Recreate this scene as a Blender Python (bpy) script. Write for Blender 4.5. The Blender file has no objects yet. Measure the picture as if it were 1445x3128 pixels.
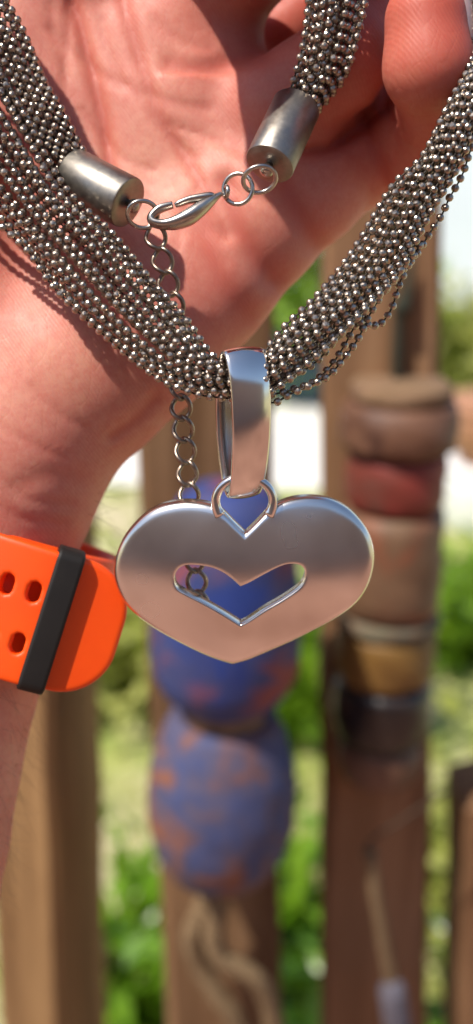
import bpy, bmesh, math, random
import numpy as np
from mathutils import Matrix, Vector, Euler
random.seed(7)
rng = np.random.default_rng(7)
S = bpy.context.scene
COL = S.collection
R = math.radians

# ------------------------------------------------------------------ camera, world, sun, exposure
PITCH, ROLL, CAMH = R(20.0), R(1.7), 1.35
F_PX, CX, CY, D0 = 3129.0, 722.5, 1564.0, 186.0      # photograph pixels; pendant distance in mm
cam_d = bpy.data.cameras.new('camera')
cam = bpy.data.objects.new('camera', cam_d); COL.objects.link(cam)
CAM = Matrix.Translation((0, 0, CAMH)) @ Matrix.Rotation(R(90) - PITCH, 4, 'X') @ Matrix.Rotation(ROLL, 4, 'Z')
cam.matrix_world = CAM
cam_d.sensor_fit = 'HORIZONTAL'; cam_d.sensor_width = 36.0
cam_d.lens = 18.0 / (CX / F_PX)
cam_d.clip_start = 0.01; cam_d.clip_end = 300
cam_d.dof.use_dof = True; cam_d.dof.focus_distance = 0.184
cam_d.dof.aperture_fstop = cam_d.lens / 4.3
S.camera = cam

SUN_EL, SUN_AZ = R(57), R(-126)        # azimuth from +Y towards +X
w = bpy.data.worlds.new('World'); S.world = w; w.use_nodes = True
nt = w.node_tree
sky = nt.nodes.new('ShaderNodeTexSky'); sky.sky_type = 'NISHITA'; sky.sun_disc = False
sky.sun_elevation = SUN_EL; sky.sun_rotation = SUN_AZ
bg = nt.nodes['Background']; bg.inputs['Strength'].default_value = 0.125
nt.links.new(sky.outputs[0], bg.inputs['Color'])
sun_d = bpy.data.lights.new('sun', 'SUN'); sun_d.energy = 4.5; sun_d.angle = R(1.0); sun_d.color = (1, .94, .84)
sun = bpy.data.objects.new('sun', sun_d); COL.objects.link(sun)
sdir = Vector((math.sin(SUN_AZ) * math.cos(SUN_EL), math.cos(SUN_AZ) * math.cos(SUN_EL), math.sin(SUN_EL)))
sun.rotation_euler = sdir.to_track_quat('Z', 'Y').to_euler()
sun.location = sdir * 20
S.view_settings.view_transform = 'Standard'; S.view_settings.look = 'None'
S.view_settings.exposure = 0.42; S.view_settings.gamma = 1
S.render.engine = 'CYCLES'
S.cycles.use_denoising = True
S.cycles.max_bounces = 8
S.cycles.sample_clamp_indirect = 8

# ------------------------------------------------------------------ helpers
def F(px, py, z=0.0):
    """photo pixel at depth z mm (towards the camera from the pendant) -> camera-frame mm"""
    d = (D0 - z) / F_PX
    return np.array([(px - CX) * d, (CY - py) * d, z])

def B(px, py, Y):
    """point of the vertical plane y = Y (m) seen at photo pixel"""
    v = CAM.to_3x3() @ Vector(((px - CX) / F_PX, (CY - py) / F_PX, -1))
    t = Y / v.y
    return Vector((0, 0, CAMH)) + v * t

def tag(o, label=None, cat=None, group=None, kind=None):
    for k, v in (('label', label), ('category', cat), ('group', group), ('kind', kind)):
        if v: o[k] = v
    return o

def empty(name, mat):
    o = bpy.data.objects.new(name, None); COL.objects.link(o); o.matrix_world = mat
    o.empty_display_size = 0.01
    return o

def near_thing(name, loc, label, cat, group=None):
    """Empty of a held thing, loc in camera-frame mm"""
    o = empty(name, CAM @ Matrix.Translation((loc[0]*1e-3, loc[1]*1e-3, (loc[2]-D0)*1e-3)))
    o['label'] = label; o['category'] = cat
    if group: o['group'] = group
    return o
LOC = {}

def mesh(name, v, f, mat, smooth=True):
    m = bpy.data.meshes.new(name)
    v = np.asarray(v, dtype=np.float64)
    if isinstance(f, np.ndarray) and f.ndim == 2:
        n, k = f.shape
        m.vertices.add(len(v)); m.vertices.foreach_set('co', v.astype(np.float32).ravel())
        m.loops.add(n * k); m.loops.foreach_set('vertex_index', f.astype(np.int32).ravel())
        m.polygons.add(n); m.polygons.foreach_set('loop_start', np.arange(0, n*k, k, dtype=np.int32))
        m.update(calc_edges=True)
    else:
        m.from_pydata([tuple(x) for x in v], [], [tuple(int(i) for i in x) for x in f])
    m.polygons.foreach_set('use_smooth', [smooth] * len(m.polygons))
    if mat: m.materials.append(mat)
    m.update()
    return m

def obj(name, me, parent=None):
    o = bpy.data.objects.new(name, me); COL.objects.link(o)
    if parent: o.parent = parent
    return o

class Acc:
    """collects vertices and faces"""
    def __init__(s): s.v = []; s.f = []; s.n = 0
    def add(s, v, f):
        v = np.asarray(v, float); s.v.append(v)
        s.f.extend([tuple(int(i) + s.n for i in q) for q in f]); s.n += len(v)
    def mesh(s, name, mat, smooth=True): return mesh(name, np.vstack(s.v), s.f, mat, smooth)

def fpart(name, v, f, mat, th, loc, smooth=True):
    """part of a held thing; v in camera-frame mm"""
    v = (np.asarray(v, float) - loc) * 1e-3
    return obj(name, mesh(name, v, f, mat, smooth), th)

def crom(P, n, closed=False):
    """Catmull-Rom through rows of P, n samples evenly in parameter"""
    P = np.asarray(P, float); m = len(P)
    t = np.linspace(0, m if closed else m - 1, n, endpoint=not closed)
    i = np.minimum(t.astype(int), (m if closed else m - 1) - 1); u = (t - i)[:, None]
    g = (lambda k: P[k % m]) if closed else (lambda k: P[np.clip(k, 0, m - 1)])
    a, b, c, d = g(i - 1), g(i), g(i + 1), g(i + 2)
    return 0.5 * (2*b + (c - a)*u + (2*a - 5*b + 4*c - d)*u*u + (3*b - a - 3*c + d)*u**3)

def resample(P, n, closed=False):
    P = np.asarray(P, float)
    Q = np.vstack([P, P[:1]]) if closed else P
    s = np.r_[0, np.cumsum(np.linalg.norm(np.diff(Q, axis=0), axis=1))]
    t = np.linspace(0, s[-1], n, endpoint=not closed)
    return np.stack([np.interp(t, s, Q[:, k]) for k in range(Q.shape[1])], 1)

def tube(P, r, sides=8, closed=False, flat=None, ref=(0.13, 0.21, 0.97)):
    """swept tube; r scalar or per point; flat = (scale on ref axis)"""
    P = np.asarray(P, float); n = len(P); r = np.broadcast_to(np.asarray(r, float), (n,))
    T = (np.roll(P, -1, 0) - np.roll(P, 1, 0)) if closed else np.gradient(P, axis=0)
    T /= np.linalg.norm(T, axis=1)[:, None] + 1e-12
    if flat is None:
        A = np.zeros_like(P); a = np.cross(T[0], ref); a /= np.linalg.norm(a); A[0] = a
        for k in range(1, n):
            a = A[k-1] - T[k] * np.dot(A[k-1], T[k]); A[k] = a / (np.linalg.norm(a) + 1e-12)
        Bn = np.cross(T, A); fl = 1.0
    else:
        Bn = np.asarray(ref, float) - T * (T @ np.asarray(ref, float))[:, None]
        Bn /= np.linalg.norm(Bn, axis=1)[:, None]; A = np.cross(Bn, T); fl = flat
    th = np.linspace(0, 2*math.pi, sides, endpoint=False)
    V = (P[:, None] + r[:, None, None] * (np.cos(th)[None, :, None] * A[:, None] + fl * np.sin(th)[None, :, None] * Bn[:, None])).reshape(-1, 3)
    fs = []
    for k in range(n if closed else n - 1):
        k2 = (k + 1) % n
        for j in range(sides):
            j2 = (j + 1) % sides
            fs.append((k*sides + j, k*sides + j2, k2*sides + j2, k2*sides + j))
    if not closed:
        fs.append(tuple(range(sides))[::-1]); fs.append(tuple((n-1)*sides + j for j in range(sides)))
    return V, fs

def lathe(profile, seg, origin, axis, caps=True):
    """profile [(along, radius)] round axis"""
    ax = np.asarray(axis, float); ax /= np.linalg.norm(ax)
    a = np.cross(ax, (0.3, 0.9, 0.1)); a /= np.linalg.norm(a); b = np.cross(ax, a)
    th = np.linspace(0, 2*math.pi, seg, endpoint=False)
    ring = np.cos(th)[:, None]*a + np.sin(th)[:, None]*b
    V = np.vstack([np.asarray(origin) + ax*s + ring*r for s, r in profile]); fs = []
    for k in range(len(profile) - 1):
        for j in range(seg):
            j2 = (j+1) % seg
            fs.append((k*seg+j, k*seg+j2, (k+1)*seg+j2, (k+1)*seg+j))
    if caps:
        fs.append(tuple(range(seg))[::-1]); fs.append(tuple((len(profile)-1)*seg+j for j in range(seg)))
    return V, fs

def surface_nets(D, org, h):
    """vertices and quads of the zero surface of the sampled field D"""
    ins = D < 0
    c = np.zeros(tuple(s - 1 for s in D.shape), np.uint8)
    for dx in (0, 1):
        for dy in (0, 1):
            for dz in (0, 1):
                c += ins[dx:D.shape[0]-1+dx, dy:D.shape[1]-1+dy, dz:D.shape[2]-1+dz]
    act = (c > 0) & (c < 8)
    I = np.argwhere(act)
    idx = np.full(act.shape, -1, np.int32); idx[act] = np.arange(len(I))
    acc = np.zeros((len(I), 3)); cnt = np.zeros(len(I))
    cor = [(a, b, e) for a in (0, 1) for b in (0, 1) for e in (0, 1)]
    val = {k: D[I[:, 0]+k[0], I[:, 1]+k[1], I[:, 2]+k[2]] for k in cor}
    for p in cor:
        for ax in range(3):
            if p[ax]: continue
            q = list(p); q[ax] = 1; q = tuple(q)
            a, b = val[p], val[q]; m = (a < 0) != (b < 0)
            t = np.where(m, a / np.where(m, a - b, 1), 0)
            pt = np.tile(np.array(p, float), (len(I), 1)); pt[:, ax] += t
            acc[m] += pt[m]; cnt[m] += 1
    V = np.asarray(org) + h * (I + acc / cnt[:, None])
    Q = []
    for ax in range(3):
        sl0 = [slice(None)]*3; sl1 = [slice(None)]*3
        sl0[ax] = slice(0, -1); sl1[ax] = slice(1, None)
        a, b = ins[tuple(sl0)], ins[tuple(sl1)]
        E = np.argwhere(a != b); u, w_ = (ax+1) % 3, (ax+2) % 3
        ok = (E[:, u] > 0) & (E[:, w_] > 0) & (E[:, u] < D.shape[u]-1) & (E[:, w_] < D.shape[w_]-1)
        E = E[ok]; flip = ~a[E[:, 0], E[:, 1], E[:, 2]]
        def at(du, dw):
            K = E.copy(); K[:, u] -= du; K[:, w_] -= dw
            return idx[K[:, 0], K[:, 1], K[:, 2]]
        q = np.stack([at(1, 1), at(0, 1), at(0, 0), at(1, 0)], 1)
        q[flip] = q[flip][:, ::-1]; Q.append(q)
    Q = np.vstack(Q)
    return V, Q[(Q >= 0).all(1)]

# ------------------------------------------------------------------ materials
def newmat(name):
    m = bpy.data.materials.new(name); m.use_nodes = True
    return m, m.node_tree.nodes, m.node_tree.links, m.node_tree.nodes['Principled BSDF']

def coords(N, L, scale=(1, 1, 1), kind='Object'):
    tc = N.new('ShaderNodeTexCoord'); mp = N.new('ShaderNodeMapping'); mp.inputs['Scale'].default_value = scale
    L.new(tc.outputs[kind], mp.inputs[0]); return mp.outputs[0]

def noise(N, L, vec, scale, detail=4, rough=.55, dist=0):
    n = N.new('ShaderNodeTexNoise'); n.inputs['Scale'].default_value = scale; n.inputs['Detail'].default_value = detail
    n.inputs['Roughness'].default_value = rough; n.inputs['Distortion'].default_value = dist
    L.new(vec, n.inputs['Vector']); return n.outputs['Fac']

def ramp(N, L, fac, stops):
    r = N.new('ShaderNodeValToRGB'); e = r.color_ramp.elements
    while len(e) < len(stops): e.new(0.5)
    for k, (p, c) in enumerate(stops):
        e[k].position = p; e[k].color = (c, c, c, 1) if isinstance(c, (int, float)) else (*c, 1)
    L.new(fac, r.inputs[0]); return r.outputs[0]

def mixc(N, L, fac, a, b):
    m = N.new('ShaderNodeMix'); m.data_type = 'RGBA'
    for sock, val in ((m.inputs[0], fac), (m.inputs[6], a), (m.inputs[7], b)):
        if hasattr(val, 'is_output'): L.new(val, sock)
        elif isinstance(val, (int, float)): sock.default_value = val
        else: sock.default_value = (*val, 1)
    return m.outputs[2]

def bump(N, L, b, h, strength, dist, prev=None):
    n = N.new('ShaderNodeBump'); n.inputs['Strength'].default_value = strength; n.inputs['Distance'].default_value = dist
    L.new(h, n.inputs['Height'])
    if prev is not None: L.new(prev, n.inputs['Normal'])
    L.new(n.outputs[0], b.inputs['Normal']); return n.outputs[0]

def metal(name, c1, c2, rough, scale=400, bstr=0.0, bdist=1e-5, rr=(.8, 1.25)):
    m, N, L, b = newmat(name); v = coords(N, L)
    n = noise(N, L, v, scale, 6, .6)
    L.new(ramp(N, L, n, [(.3, c1), (.7, c2)]), b.inputs['Base Color'])
    b.inputs['Metallic'].default_value = 1
    n2 = noise(N, L, v, scale*.4, 5, .7)
    L.new(ramp(N, L, n2, [(.3, rough*rr[0]), (.7, rough*rr[1])]), b.inputs['Roughness'])
    if bstr: bump(N, L, b, noise(N, L, v, scale*6, 3), bstr, bdist)
    return m

M_BEAD = metal('antique_gunmetal', (.25, .21, .175), (.48, .405, .335), .31, 700)
M_WIRE = metal('dark_wire', (.035, .03, .026), (.07, .06, .05), .5)
M_CAP = metal('satin_steel', (.245, .222, .195), (.305, .278, .245), .42, 900, .25, 8e-6)
M_RING = metal('steel_ring', (.40, .365, .325), (.50, .455, .41), .29, 600)
M_LINK = metal('bronzed_link', (.22, .17, .135), (.32, .255, .205), .36, 600)

def silver_mat(name='polished_silver', r0=.10, r1=.26):
    m, N, L, b = newmat(name); b.inputs['Metallic'].default_value = 1
    v = coords(N, L)
    n = noise(N, L, v, 60, 3, .5)
    tarn = ramp(N, L, n, [(.32, (.66, .61, .57)), (.6, (.84, .81, .78))])
    L.new(tarn, b.inputs['Base Color'])
    # hairline scratches: noise stretched along two directions
    mp = N.new('ShaderNodeMapping'); mp.inputs['Scale'].default_value = (150, 4000, 1500); mp.inputs['Rotation'].default_value = (0, 0, R(24))
    tc = N.new('ShaderNodeTexCoord'); L.new(tc.outputs['Object'], mp.inputs[0])
    s1 = noise(N, L, mp.outputs[0], 1.0, 3)
    mp2 = N.new('ShaderNodeMapping'); mp2.inputs['Scale'].default_value = (3500, 130, 1500); mp2.inputs['Rotation'].default_value = (0, 0, R(-35))
    L.new(tc.outputs['Object'], mp2.inputs[0]); s2 = noise(N, L, mp2.outputs[0], 1.0, 3)
    ad = N.new('ShaderNodeMath'); ad.operation = 'ADD'; L.new(s1, ad.inputs[0]); L.new(s2, ad.inputs[1])
    n3 = noise(N, L, v, 45, 3, .5)
    L.new(ramp(N, L, n3, [(.3, r0), (.75, r1)]), b.inputs['Roughness'])
    p = bump(N, L, b, ad.outputs[0], .16, 9e-6)
    bump(N, L, b, noise(N, L, v, 60, 2), .32, 3.0e-4, p)
    return m
M_SILVER = silver_mat()
M_SATIN = silver_mat('satin_silver', .17, .30)

def skin_mat():
    m, N, L, b = newmat('skin'); v = coords(N, L)
    n1 = noise(N, L, v, 42, 4, .5); n2 = noise(N, L, v, 260, 5, .65)
    a = ramp(N, L, n1, [(.30, (.48, .135, .098)), (.52, (.55, .205, .148)), (.72, (.60, .28, .19))])
    c = mixc(N, L, ramp(N, L, n2, [(.35, 0.0), (.75, .45)]), a, (.60, .21, .16))
    n5 = noise(N, L, v, 1500, 3, .6)
    c = mixc(N, L, ramp(N, L, n5, [(.4, 0.0), (.8, .3)]), c, (.66, .31, .23))
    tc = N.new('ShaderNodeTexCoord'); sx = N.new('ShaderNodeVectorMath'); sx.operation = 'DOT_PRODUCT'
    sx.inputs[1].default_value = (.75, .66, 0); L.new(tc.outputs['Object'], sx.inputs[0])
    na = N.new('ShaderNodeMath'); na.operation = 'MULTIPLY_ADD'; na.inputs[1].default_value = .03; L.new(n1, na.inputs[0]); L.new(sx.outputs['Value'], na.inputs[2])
    at = N.new('ShaderNodeAttribute'); at.attribute_name = 'crease'
    ml = N.new('ShaderNodeMath'); ml.operation = 'MULTIPLY'; ml.inputs[1].default_value = .75; L.new(at.outputs['Fac'], ml.inputs[0])
    c = mixc(N, L, ml.outputs[0], c, (.46, .09, .06))
    n6 = noise(N, L, v, 620, 4, .7)
    c = mixc(N, L, ramp(N, L, n6, [(.42, 0.0), (.66, .40)]), c, (.50, .12, .09))
    c = mixc(N, L, ramp(N, L, na.outputs[0], [(.108, 0.0), (.150, .85)]), c, (.42, .06, .035))  # redder finger skin, with the shade on the fingers put into its colour
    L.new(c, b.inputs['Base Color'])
    b.inputs['Subsurface Weight'].default_value = .45
    b.inputs['Subsurface Radius'].default_value = (1.0, .30, .16)
    b.inputs['Subsurface Scale'].default_value = .0032
    L.new(ramp(N, L, n2, [(.3, .46), (.7, .62)]), b.inputs['Roughness'])
    b.inputs['Specular IOR Level'].default_value = .35
    wv = N.new('ShaderNodeTexWave'); wv.inputs['Scale'].default_value = 480; wv.inputs['Distortion'].default_value = 9
    wv.inputs['Detail'].default_value = 3; wv.inputs['Detail Scale'].default_value = .12
    mp = N.new('ShaderNodeMapping'); mp.inputs['Rotation'].default_value = (0, 0, R(-35)); L.new(v, mp.inputs[0]); L.new(mp.outputs[0], wv.inputs['Vector'])
    p = bump(N, L, b, wv.outputs['Fac'], .19, 1.0e-4)
    vo = N.new('ShaderNodeTexVoronoi'); vo.feature = 'DISTANCE_TO_EDGE'; vo.inputs['Scale'].default_value = 330
    ms = N.new('ShaderNodeMapping'); ms.inputs['Scale'].default_value = (1.0, .35, 1); ms.inputs['Rotation'].default_value = (0, 0, R(20))
    nz = N.new('ShaderNodeTexNoise'); nz.inputs['Scale'].default_value = 120
    L.new(v, nz.inputs['Vector'])
    va = N.new('ShaderNodeVectorMath'); va.operation = 'MULTIPLY_ADD'; va.inputs[1].default_value = (.004, .004, .004)
    L.new(nz.outputs['Color'], va.inputs[0]); L.new(v, va.inputs[2]); L.new(va.outputs[0], ms.inputs[0]); L.new(ms.outputs[0], vo.inputs['Vector'])
    cr = ramp(N, L, vo.outputs['Distance'], [(0, 0.0), (.07, 1.0)])
    p = bump(N, L, b, cr, .16, 1.4e-4, p)
    bump(N, L, b, noise(N, L, v, 120, 3), .18, 7e-4, p)
    return m
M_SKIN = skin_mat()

def plain(name, c, rough=.5, c2=None, scale=30, spec=.5, bstr=0, bdist=.001, bscale=80, stretch=(1, 1, 1), sss=0):
    m, N, L, b = newmat(name); v = coords(N, L, stretch)
    c2 = c2 or tuple(x*.7 for x in c)
    L.new(ramp(N, L, noise(N, L, v, scale, 5, .6), [(.3, c2), (.7, c)]), b.inputs['Base Color'])
    b.inputs['Roughness'].default_value = rough; b.inputs['Specular IOR Level'].default_value = spec
    if bstr: bump(N, L, b, noise(N, L, v, bscale, 5), bstr, bdist)
    if sss:
        b.inputs['Subsurface Weight'].default_value = sss; b.inputs['Subsurface Scale'].default_value = .002
    return m
M_NAIL = plain('fingernail', (.80, .50, .42), .3, (.75, .42, .34), 200, sss=.3)
M_HAIR = plain('body_hair', (.10, .055, .035), .5)
M_ORANGE = plain('orange_rubber', (.88, .082, .002), .46, (.80, .066, .002), 60, .4, .15, 4e-5, 3000, sss=.15)
M_BLACK = plain('black_rubber', (.016, .013, .011), .6, (.010, .008, .007), 120, .3, .2, 3e-5, 2500)

# ------------------------------------------------------------------ hand
def build_hand():
    h = .8
    lo = np.array([-128., -150., -66.]); hi = np.array([66., 150., 26.])
    n = ((hi - lo) / h).astype(int) + 1
    X = (lo[0] + h*np.arange(n[0], dtype=np.float32))[:, None, None]
    Y = (lo[1] + h*np.arange(n[1], dtype=np.float32))[None, :, None]
    Z = (lo[2] + h*np.arange(n[2], dtype=np.float32))[None, None, :]
    D = np.full(tuple(n), 60.0, np.float32)
    def cap(a, b, ra, rb):
        a = np.asarray(a, np.float32); b = np.asarray(b, np.float32); ab = b - a; q = float(ab @ ab) + 1e-9
        t = np.clip(((X-a[0])*ab[0] + (Y-a[1])*ab[1] + (Z-a[2])*ab[2]) / np.float32(q), 0, 1)
        return np.sqrt((X-a[0]-t*ab[0])**2 + (Y-a[1]-t*ab[1])**2 + (Z-a[2]-t*ab[2])**2) - (ra + (rb-ra)*t)
    def smin(A, Bf, k):
        g = np.maximum(k - np.abs(A - Bf), 0) / k
        return np.minimum(A, Bf) - g*g*(k*.25)
    def chain(pts, k, D, self_k=None):
        P = [F(p[0], p[1], p[2]) for p in pts]
        G = None
        for i in range(len(P)-1):
            c = cap(P[i], P[i+1], pts[i][3], pts[i+1][3])
            G = c if G is None else smin(G, c, self_k or 2.0)
        return smin(D, G, k)
    # forearm and wrist
    D = chain([(20, 1560, -30, 15), (-30, 1690, -30, 16), (-140, 2090, -33, 17.5), (-248, 2560, -36, 19), (-400, 3300, -40, 22)], 1, D)
    D = chain([(-230, 1480, -30, 17), (-290, 1600, -29, 18.5), (-420, 2040, -31, 20), (-520, 2500, -34, 22), (-640, 3200, -38, 25)], 14, D)
    D = chain([(-470, 1400, -31, 16), (-530, 1530, -31, 16.5), (-660, 1960, -33, 18), (-780, 2500, -36, 20), (-900, 3100, -40, 23)], 12, D)
    # metacarpal side of the palm
    D = chain([(40, 1480, -31, 15), (130, 1315, -30, 15.5), (300, 1160, -30, 15.5), (440, 1060, -30, 14.8), (640, 868, -30, 13.6), (800, 700, -30, 12.3), (930, 590, -30, 11)], 12, D)
    D = chain([(-150, 1400, -32, 14), (150, 900, -35, 12.5), (480, 560, -36, 12), (690, 410, -37, 12)], 22, D)
    D = chain([(-300, 1300, -33, 14), (-60, 800, -37, 12.5), (240, 380, -38, 12), (450, 160, -36, 12.2)], 22, D)
    D = chain([(-440, 1200, -32, 14), (-300, 700, -35, 13), (-40, 220, -35, 13), (150, -60, -34, 12.5)], 22, D)
    # fleshy mounts
    D = chain([(60, 1330, -26, 14), (210, 1130, -25, 15), (330, 960, -27, 13)], 12, D)
    D = chain([(-420, 1150, -22, 17), (-330, 850, -19, 18), (-260, 560, -22, 15)], 14, D)
    D = chain([(600, 760, -32, 11), (740, 640, -31, 11)], 9, D)
    D = chain([(560, 330, -35, 11.5), (640, 230, -35, 11)], 14, D)
    # little finger: along, then hooked towards the viewer, tip end-on
    D = chain([(900, 610, -31, 10.6), (1090, 500, -34, 9.4), (1300, 425, -26, 8.6)], 5, D)
    D = chain([(1300, 425, -26, 8.6), (1345, 300, -11, 7.6)], 4, D)
    D = chain([(1345, 300, -11, 7.6), (1308, 205, -3, 8.0), (1300, 60, -2, 7.5)], 3, D)
    # ring finger
    D = chain([(690, 430, -37, 11.5), (850, 325, -25, 10.2), (1060, 185, -18.5, 9.4), (1120, -50, -29, 9.0)], 4, D)
    D = chain([(1120, -50, -29, 9.0), (1110, -260, -30, 8.4), (1040, -380, -22, 8.0)], 3, D)
    # middle finger
    D = chain([(470, 150, -34, 11.6), (680, -40, -27, 10.2), (860, -220, -16, 9.6)], 5, D)
    D = chain([(860, -220, -16, 9.6), (900, -400, -10, 9.0), (840, -500, 0, 8.2)], 3, D)
    # index finger
    D = chain([(170, -60, -33, 11.6), (420, -240, -24, 10.4), (600, -380, -10, 9.6)], 5, D)
    D = chain([(600, -380, -10, 9.6), (600, -450, 6, 8.8), (480, -420, 16, 8.0)], 3, D)
    # thumb
    D = chain([(-330, 800, -24, 15), (-560, 420, -24, 12.5), (-640, 60, -20, 11), (-600, -220, -14, 9.5)], 6, D)
    # webs between the finger roots
    D = chain([(760, 190, -48, 9), (930, 60, -48, 9), (1080, -60, -44, 9)], 4, D)
    D = chain([(860, 440, -44, 11), (1040, 380, -44, 10), (1220, 300, -42, 10)], 4, D)
    D = chain([(1020, 400, -39, 11), (1130, 350, -38, 11), (1200, 290, -38, 10)], 5, D)
    D = chain([(900, 440, -39, 8), (1080, 390, -36, 6)], 3, D)
    # creases: shallow grooves cut along drawn lines on the palmar side
    LINES = []
    def groove(pts, r, depth, zmax=99):
        nonlocal D
        P = crom([F(p[0], p[1], 0) for p in pts], 28); LINES.append((P, r, depth, zmax))
        G = None
        bx = [P[:, 0].min() - 5, P[:, 0].max() + 5, P[:, 1].min() - 5, P[:, 1].max() + 5]
        # lateral distance measured in the plane facing the camera (palm faces it)
        i0, i1 = np.searchsorted(X.ravel(), [bx[0]*1.25 - 6, bx[1]*1.25 + 6]); j0, j1 = np.searchsorted(Y.ravel(), [bx[2]*1.25 - 6, bx[3]*1.25 + 6])
        x = X.ravel()[i0:i1][:, None, None]; y = Y.ravel()[j0:j1][None, :, None]; z = Z.ravel()[None, None, :]
        s = D0 / (D0 - z); u = x*s; v_ = y*s
        m = np.full(np.broadcast_shapes(u.shape, v_.shape), 1e3, np.float32)
        for i in range(len(P)-1):
            a = P[i, :2]; ab = P[i+1, :2] - a; q = ab @ ab + 1e-9
            t = np.clip(((u-a[0])*ab[0] + (v_-a[1])*ab[1]) / q, 0, 1)
            m = np.minimum(m, np.sqrt((u-a[0]-t*ab[0])**2 + (v_-a[1]-t*ab[1])**2))
        D[i0:i1, j0:j1] += (.78 * depth * np.exp(-(m/r)**2) * (z > -38) * (z < zmax)).astype(np.float32)
    groove([(205, -60), (240, 60), (272, 180), (297, 280), (322, 400), (338, 520), (350, 640)], 1.3, 1.25)
    groove([(365, -60), (392, 60), (418, 150), (452, 250), (480, 340), (545, 450), (640, 600), (690, 720)], 1.2, .8)
    groove([(150, 90), (215, 150), (330, 240), (520, 310), (640, 330)], 1.0, .35)
    groove([(215, 0), (205, 120), (198, 240), (190, 330)], .9, .4)
    groove([(520, 200), (600, 215), (730, 190), (800, 170)], 2.2, .9)
    groove([(690, 560), (720, 670), (770, 760), (830, 850)], 2.4, 1.7)
    groove([(620, 640), (640, 760), (700, 880), (760, 960)], 3.0, .9)
    groove([(860, 540), (905, 640), (960, 740)], 2.6, 1.4)
    groove([(1120, 360), (1140, 440), (1180, 530), (1200, 620)], 1.5, 1.5)
    groove([(560, 640), (610, 690), (700, 720)], 1.5, .5)
    for g in ([(420, 300), (520, 420), (600, 480)], [(250, 330), (360, 470), (470, 520)], [(520, 380), (640, 420), (740, 470)], [(560, 700), (640, 740), (690, 800)],
              [(150, 20), (180, 160), (230, 300)], [(470, 60), (560, 130), (640, 150)], [(610, 560), (560, 660), (540, 760)], [(380, 560), (470, 620), (560, 640)], [(700, 560), (760, 600), (840, 610)], [(310, 60), (330, 160), (380, 260)],
              [(100, 1180), (180, 1260), (270, 1310)], [(-20, 1290), (90, 1350), (200, 1400)], [(-40, 1420), (80, 1520), (220, 1540)], [(-60, 1500), (60, 1580), (200, 1600)]):
        groove(g, .7, .32)
    groove([(340, 1330), (400, 1290), (440, 1250), (473, 1215)], 1.3, .8)
    groove([(60, 1480), (150, 1450), (240, 1460)], 1.8, .35)
    groove([(900, 470), (960, 462), (1010, 452), (1080, 405), (1150, 345), (1185, 270)], 1.3, 2.2, -15)
    groove([(1180, 330), (1250, 385), (1330, 430)], 1.2, .9, -15)
    V, Q = surface_nets(D, lo, h)
    # how deep in a drawn crease each vertex lies (creased skin is redder)
    cr = np.zeros(len(V))
    s_ = D0/(D0 - V[:, 2]); U = V[:, :2]*s_[:, None]
    for P, r, dep, zm in LINES:
        m = np.where(V[:, 2] < zm, 1e3, 1e6)*np.ones(len(V)); hide = V[:, 2] >= zm
        for i in range(len(P)-1):
            a = P[i, :2]; ab = P[i+1, :2]-a; t = np.clip(((U-a) @ ab)/(ab @ ab + 1e-9), 0, 1)
            m = np.minimum(m, np.linalg.norm(U - a - t[:, None]*ab, axis=1))
        m[hide] = 1e3; cr = np.maximum(cr, np.exp(-(m/(r*.8))**2)*min(1, dep))
    cr *= V[:, 2] > -36
    return V, Q, cr

loc = F(-20, 1680, -30)
hand = near_thing('hand', loc, 'left hand with reddish palm up and fingers curled through the bead chains', 'hand')
V, Q, CR = build_hand()
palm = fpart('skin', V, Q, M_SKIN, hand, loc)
at_ = palm.data.attributes.new('crease', 'FLOAT', 'POINT'); at_.data.foreach_set('value', CR.astype(np.float32))
sm = palm.modifiers.new('smooth', 'LAPLACIANSMOOTH') if False else None

# fingernail on the far side of the hooked little finger
def nail():
    a = F(1316, 150, -5); b = F(1298, -30, -4); ax = (b - a) / np.linalg.norm(b - a)
    zc = np.array([0, 0, 1.]) - ax*ax[2]; zc /= np.linalg.norm(zc); xr = np.cross(ax, zc); xr *= np.sign(xr[0])
    nu, nv = 18, 14; G = np.zeros((2, nu, nv, 3))
    for i in range(nu):
        for j in range(nv):
            t = i/(nu-1); s = j/(nv-1)
            ww = 1 - .35*max(0, (abs(t-.5)*2)-.6)/.4
            th = R(62) + R(34)*(s*2-1)*ww
            r = 7.9 - .45*abs(t-.5)**2*4 + .05
            c = a + (b-a)*t
            for k in (0, 1):
                G[k, i, j] = c + (r + (0.25 if k == 0 else -.5)) * (math.cos(th)*zc + math.sin(th)*xr)
    v = G.reshape(-1, 3); f = []
    ix = lambda k, i, j: k*nu*nv + i*nv + j
    for i in range(nu-1):
        for j in range(nv-1):
            f.append((ix(0, i, j), ix(0, i, j+1), ix(0, i+1, j+1), ix(0, i+1, j)))
            f.append((ix(1, i, j), ix(1, i+1, j), ix(1, i+1, j+1), ix(1, i, j+1)))
    for i in range(nu-1):
        for j in (0, nv-1): f.append((ix(0, i, j), ix(0, i+1, j), ix(1, i+1, j), ix(1, i, j)))
    for j in range(nv-1):
        for i in (0, nu-1): f.append((ix(0, i, j), ix(0, i, j+1), ix(1, i, j+1), ix(1, i, j)))
    return v, f
fpart('fingernail', *nail(), M_NAIL, hand, loc)

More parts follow.
